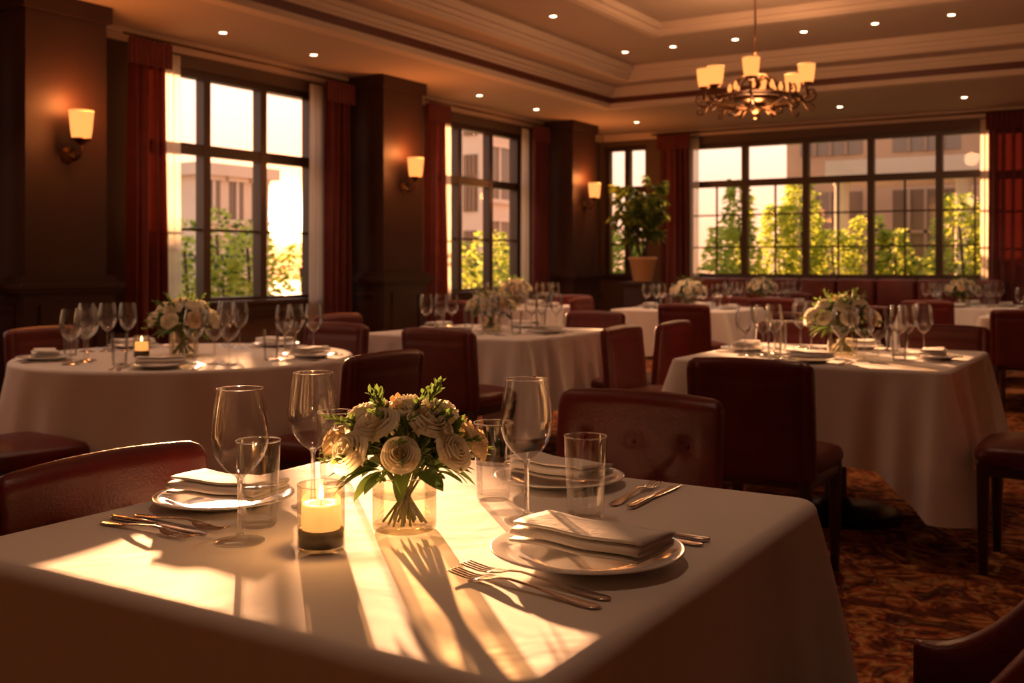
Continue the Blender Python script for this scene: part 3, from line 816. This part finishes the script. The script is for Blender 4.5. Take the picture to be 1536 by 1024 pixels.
settle(-3.66,5.72,.55,4,0,False,True,(0,0),bs=1.2)
for x,y,b in[(-3.9,9.6,(-.0,0)),(-3.8,11.5,(0,0)),(-5.6,9.2,(0,0)),(-.7,9.9,(0,0)),(-1.75,11.6,(0,0))]:
    settle(x,y,.54,4,0,False,False,b,bs=1.3)

# ------------------------------------------------------------ potted tree on plinth
def ptree(x,y):
    e=empty('potted_tree',(x,y,0))
    mb=MB(); mb.box(-.2,.2,-.2,.2,0,.05,0,.005); mb.box(-.17,.17,-.17,.17,.05,.90,0,.005); mb.box(-.2,.2,-.2,.2,.90,.95,0,.005)
    obj('plinth',mb.mesh('plinth',[M_pillar]),parent=e)
    mb=MB(); mb.lathe([(0,.95),(.11,.95),(.12,.97),(.165,1.22),(.18,1.225),(.18,1.26),(.165,1.262),(.155,1.235),(0,1.23)],32,0)
    mb.lathe([(.156,1.232),(0,1.236)],20,1)
    obj('pot',mb.mesh('pot',[M_pot,M_soil]),parent=e)
    mb=MB(); rs=random.Random(9)
    for k in range(6):
        a=k*1.05; tp=Vector((.03*math.cos(a),.03*math.sin(a),1.23)); top=Vector((.18*math.cos(a)*rs.uniform(.4,1.1),.18*math.sin(a),rs.uniform(1.75,2.2)))
        mb.tube([tp,tp.lerp(top,.5)+Vector((rs.uniform(-.03,.03),rs.uniform(-.03,.03),0)),top],[.016,.012,.008],6,0)
        for q in range(9):
            st=tp.lerp(top,.3+.7*rs.random()); b=rs.uniform(0,6.28); L=rs.uniform(.18,.34)
            d=Vector((math.cos(b),math.sin(b),rs.uniform(.1,1.0))).normalized(); en=st+d*L
            mb.tube([st,st.lerp(en,.5)+Vector((0,0,.02)),en],.004,4,0)
            for w in range(30):
                p=st.lerp(en,.25+.75*rs.random()); dd=Vector((rs.uniform(-1,1),rs.uniform(-1,1),rs.uniform(-.7,.6)))+d*.6
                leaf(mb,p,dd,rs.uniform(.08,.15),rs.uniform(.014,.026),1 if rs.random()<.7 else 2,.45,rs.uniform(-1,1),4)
    obj('foliage',mb.mesh('foliage',[M_bark,M_leafA,M_leafC]),parent=e)
ptree(-5.62,12.32)

# ------------------------------------------------------------ exterior
mb=MB(); mb.box(-60,-7.26,-20,60,-.25,-.12); mb.box(-7.26,30,14.11,60,-.25,-.12); obj('ground_outside',mb.mesh('ground',[M_pave]))
def hedge(name,x0,x1,y0,y1,zb,zt,n,rs,bright=.5):
    mb=MB(); blobs=[]
    L=max(x1-x0,y1-y0); nb=max(3,int(L/.4))
    for i in range(nb):
        f=(i+.5)/nb; cx=x0+(x1-x0)*(f if x1-x0>y1-y0 else rs.random()); cy=y0+(y1-y0)*(f if y1-y0>=x1-x0 else rs.random())
        h=rs.uniform(zt*.62,zt); r=rs.uniform(.3,.5); blobs.append((cx,cy,h,r))
        mb.tube([(cx,cy,zb),(cx+.05,cy,h*.5),(cx,cy,h*.8)],.02,5,3)
    for k in range(n):
        cx,cy,h,r=rs.choice(blobs); a=rs.uniform(0,6.283); z=rs.uniform(zb+.1,h); tp=(z-zb)/(h-zb)
        rr=r*(1-.65*tp**3)*math.sqrt(rs.random())
        p=Vector((cx+rr*math.cos(a),cy+rr*math.sin(a),z)); d=Vector((math.cos(a),math.sin(a),rs.uniform(-.3,1)))
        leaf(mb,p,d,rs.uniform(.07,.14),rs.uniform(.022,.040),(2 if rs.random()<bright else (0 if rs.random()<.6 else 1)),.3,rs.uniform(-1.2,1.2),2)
    obj(name,mb.mesh(name,[M_leafA,M_leafB,M_leafC,M_bark]))
rs=random.Random(21)
hedge('hedge',-9.5,-8.8,1,9.3,-.12,1.70,11000,rs,.75)
hedge('hedge',-9.5,-8.8,10.0,16.5,-.12,1.80,9000,rs,.75)
hedge('garden_shrub',-12.6,-11.8,9.0,12.5,-.12,2.1,4500,rs,.8)
hedge('garden_shrub',-6.2,-4.1,15.6,16.4,-.12,2.6,8500,rs,.9)
hedge('garden_shrub',-4.0,-2.9,16.4,16.9,-.12,1.9,3500,rs,.8)
hedge('garden_shrub',-2.6,-.6,15.6,16.4,-.12,2.6,7000,rs,.8)
hedge('garden_shrub',-8.2,-6.9,15.5,16.3,-.12,1.9,3500,rs,.8)
def building(name,x0,x1,y0,y1,h,mat,nx,ny,nz,face,winh=1.6):
    mb=MB(); mb.box(x0,x1,y0,y1,-.12,h,0)
    mb.box(x0-.2,x1+.2,y0-.2,y1+.2,h,h+.3,0)
    if 'x' in face:
        for i in range(ny):
            c=y0+(y1-y0)*(i+.5)/ny; w=(y1-y0)/ny*.30
            for k in range(nz):
                z=.9+k*(h-.6)/nz; hh=min(winh,(h-.6)/nz*.7)
                mb.box(x1-.02,x1+.02,c-w,c+w,z,z+hh,1); mb.box(x1,x1+.06,c-.04,c+.04,z,z+hh,0)
                mb.box(x1,x1+.12,c-w-.1,c+w+.1,z-.12,z,0); mb.box(x1,x1+.10,c-w-.1,c+w+.1,z+hh,z+hh+.12,0)
    if 'y' in face:
        for i in range(nx):
            c=x0+(x1-x0)*(i+.5)/nx; w=(x1-x0)/nx*.34
            for k in range(nz):
                z=.5+k*(h-.5)/nz; hh=min(winh,(h-.5)/nz*.75)
                mb.box(c-w,c+w,y0-.02,y0+.02,z,z+hh,1)
                for q in(-1,0,1): mb.box(c+q*w*.5-.03,c+q*w*.5+.03,y0-.07,y0-.02,z,z+hh,2)
                mb.box(c-w,c+w,y0-.07,y0-.02,z+hh*.6,z+hh*.6+.06,2)
    obj(name,mb.mesh(name,[mat,M_dglass,M_munt]))
building('neighbouring_building',-23,-20.5,18.6,21.0,3.4,M_stone,2,3,2,'x',1.0)
building('neighbouring_building',-17.6,-16.2,24.8,26.6,9,M_stone,2,1,4,'xy')
building('neighbouring_building',-6.6,6,21.5,26,9,M_stone2,7,3,3,'y',2.1)
mb=MB(); mb.box(-4.6,3.5,17.0,19.8,2.55,2.8,0)
for k in range(5):
    xx=-4.4+k*1.8; mb.lathe([(0,-.12),(.17,-.12),(.17,.05),(.12,.1),(.11,2.4),(.16,2.5),(.16,2.549),(0,2.549)],18,0,T(xx,17.25,0))
obj('terrace_canopy',mb.mesh('terrace_canopy',[M_stone]))

# ------------------------------------------------------------ world & sun
SUNR=1.0
d=Vector((-1,SUNR,0)).normalized(); el=math.radians(6.8)
ds=Vector((d.x*math.cos(el),d.y*math.cos(el),math.sin(el)))
sun=light('sun','SUN',(-20,20,8),30,(1,.46,.20)); sun.data.angle=math.radians(.9)
sun.rotation_euler=ds.to_track_quat('Z','Y').to_euler()
w=bpy.data.worlds.new('sunset_sky'); scene.world=w; w.use_nodes=True; nt=w.node_tree; nt.nodes.clear(); N=nt.nodes; L=nt.links
out=N.new('ShaderNodeOutputWorld'); bg=N.new('ShaderNodeBackground'); tc=N.new('ShaderNodeTexCoord')
gd=Vector((-.6885,.7253,.046)).normalized()
dot=N.new('ShaderNodeVectorMath'); dot.operation='DOT_PRODUCT'; dot.inputs[1].default_value=gd
L.new(tc.outputs['Generated'],dot.inputs[0])
mx0=N.new('ShaderNodeMath'); mx0.operation='MAXIMUM'; mx0.inputs[1].default_value=0; L.new(dot.outputs['Value'],mx0.inputs[0])
def pw(e,m):
    p=N.new('ShaderNodeMath'); p.operation='POWER'; p.inputs[1].default_value=e; L.new(mx0.outputs[0],p.inputs[0])
    q=N.new('ShaderNodeMath'); q.operation='MULTIPLY'; q.inputs[1].default_value=m; L.new(p.outputs[0],q.inputs[0]); return q
def scale_col(node,col):
    v=N.new('ShaderNodeVectorMath'); v.operation='SCALE'; v.inputs[0].default_value=col; L.new(node.outputs[0],v.inputs['Scale']); return v
sp=N.new('ShaderNodeSeparateXYZ'); L.new(tc.outputs['Generated'],sp.inputs[0])
rp=N.new('ShaderNodeValToRGB'); L.new(sp.outputs['Z'],rp.inputs['Fac'])
e=rp.color_ramp.elements; e[0].position=0; e[0].color=(1.0,.42,.20,1); e[1].position=.6; e[1].color=(.60,.52,.52,1)
x=rp.color_ramp.elements.new(.14); x.color=(.95,.70,.54,1)
sb=N.new('ShaderNodeVectorMath'); sb.operation='SCALE'; sb.inputs['Scale'].default_value=1.65; L.new(rp.outputs[0],sb.inputs[0])
cur=sb
for exp,mm,col in((3,.4,(1,.5,.28)),(200,3,(1,.16,.0)),(2500,8,(1,.5,.1)),(14000,300,(1,.75,.4))):
    s_=scale_col(pw(exp,mm),col); ad=N.new('ShaderNodeVectorMath'); ad.operation='ADD'
    L.new(cur.outputs[0],ad.inputs[0]); L.new(s_.outputs[0],ad.inputs[1]); cur=ad
L.new(cur.outputs[0],bg.inputs['Color']); bg.inputs['Strength'].default_value=1.0
L.new(bg.outputs[0],out.inputs[0])

try:
    scene.view_settings.view_transform='Standard'; scene.view_settings.look='None'
except Exception as ex: print(ex)
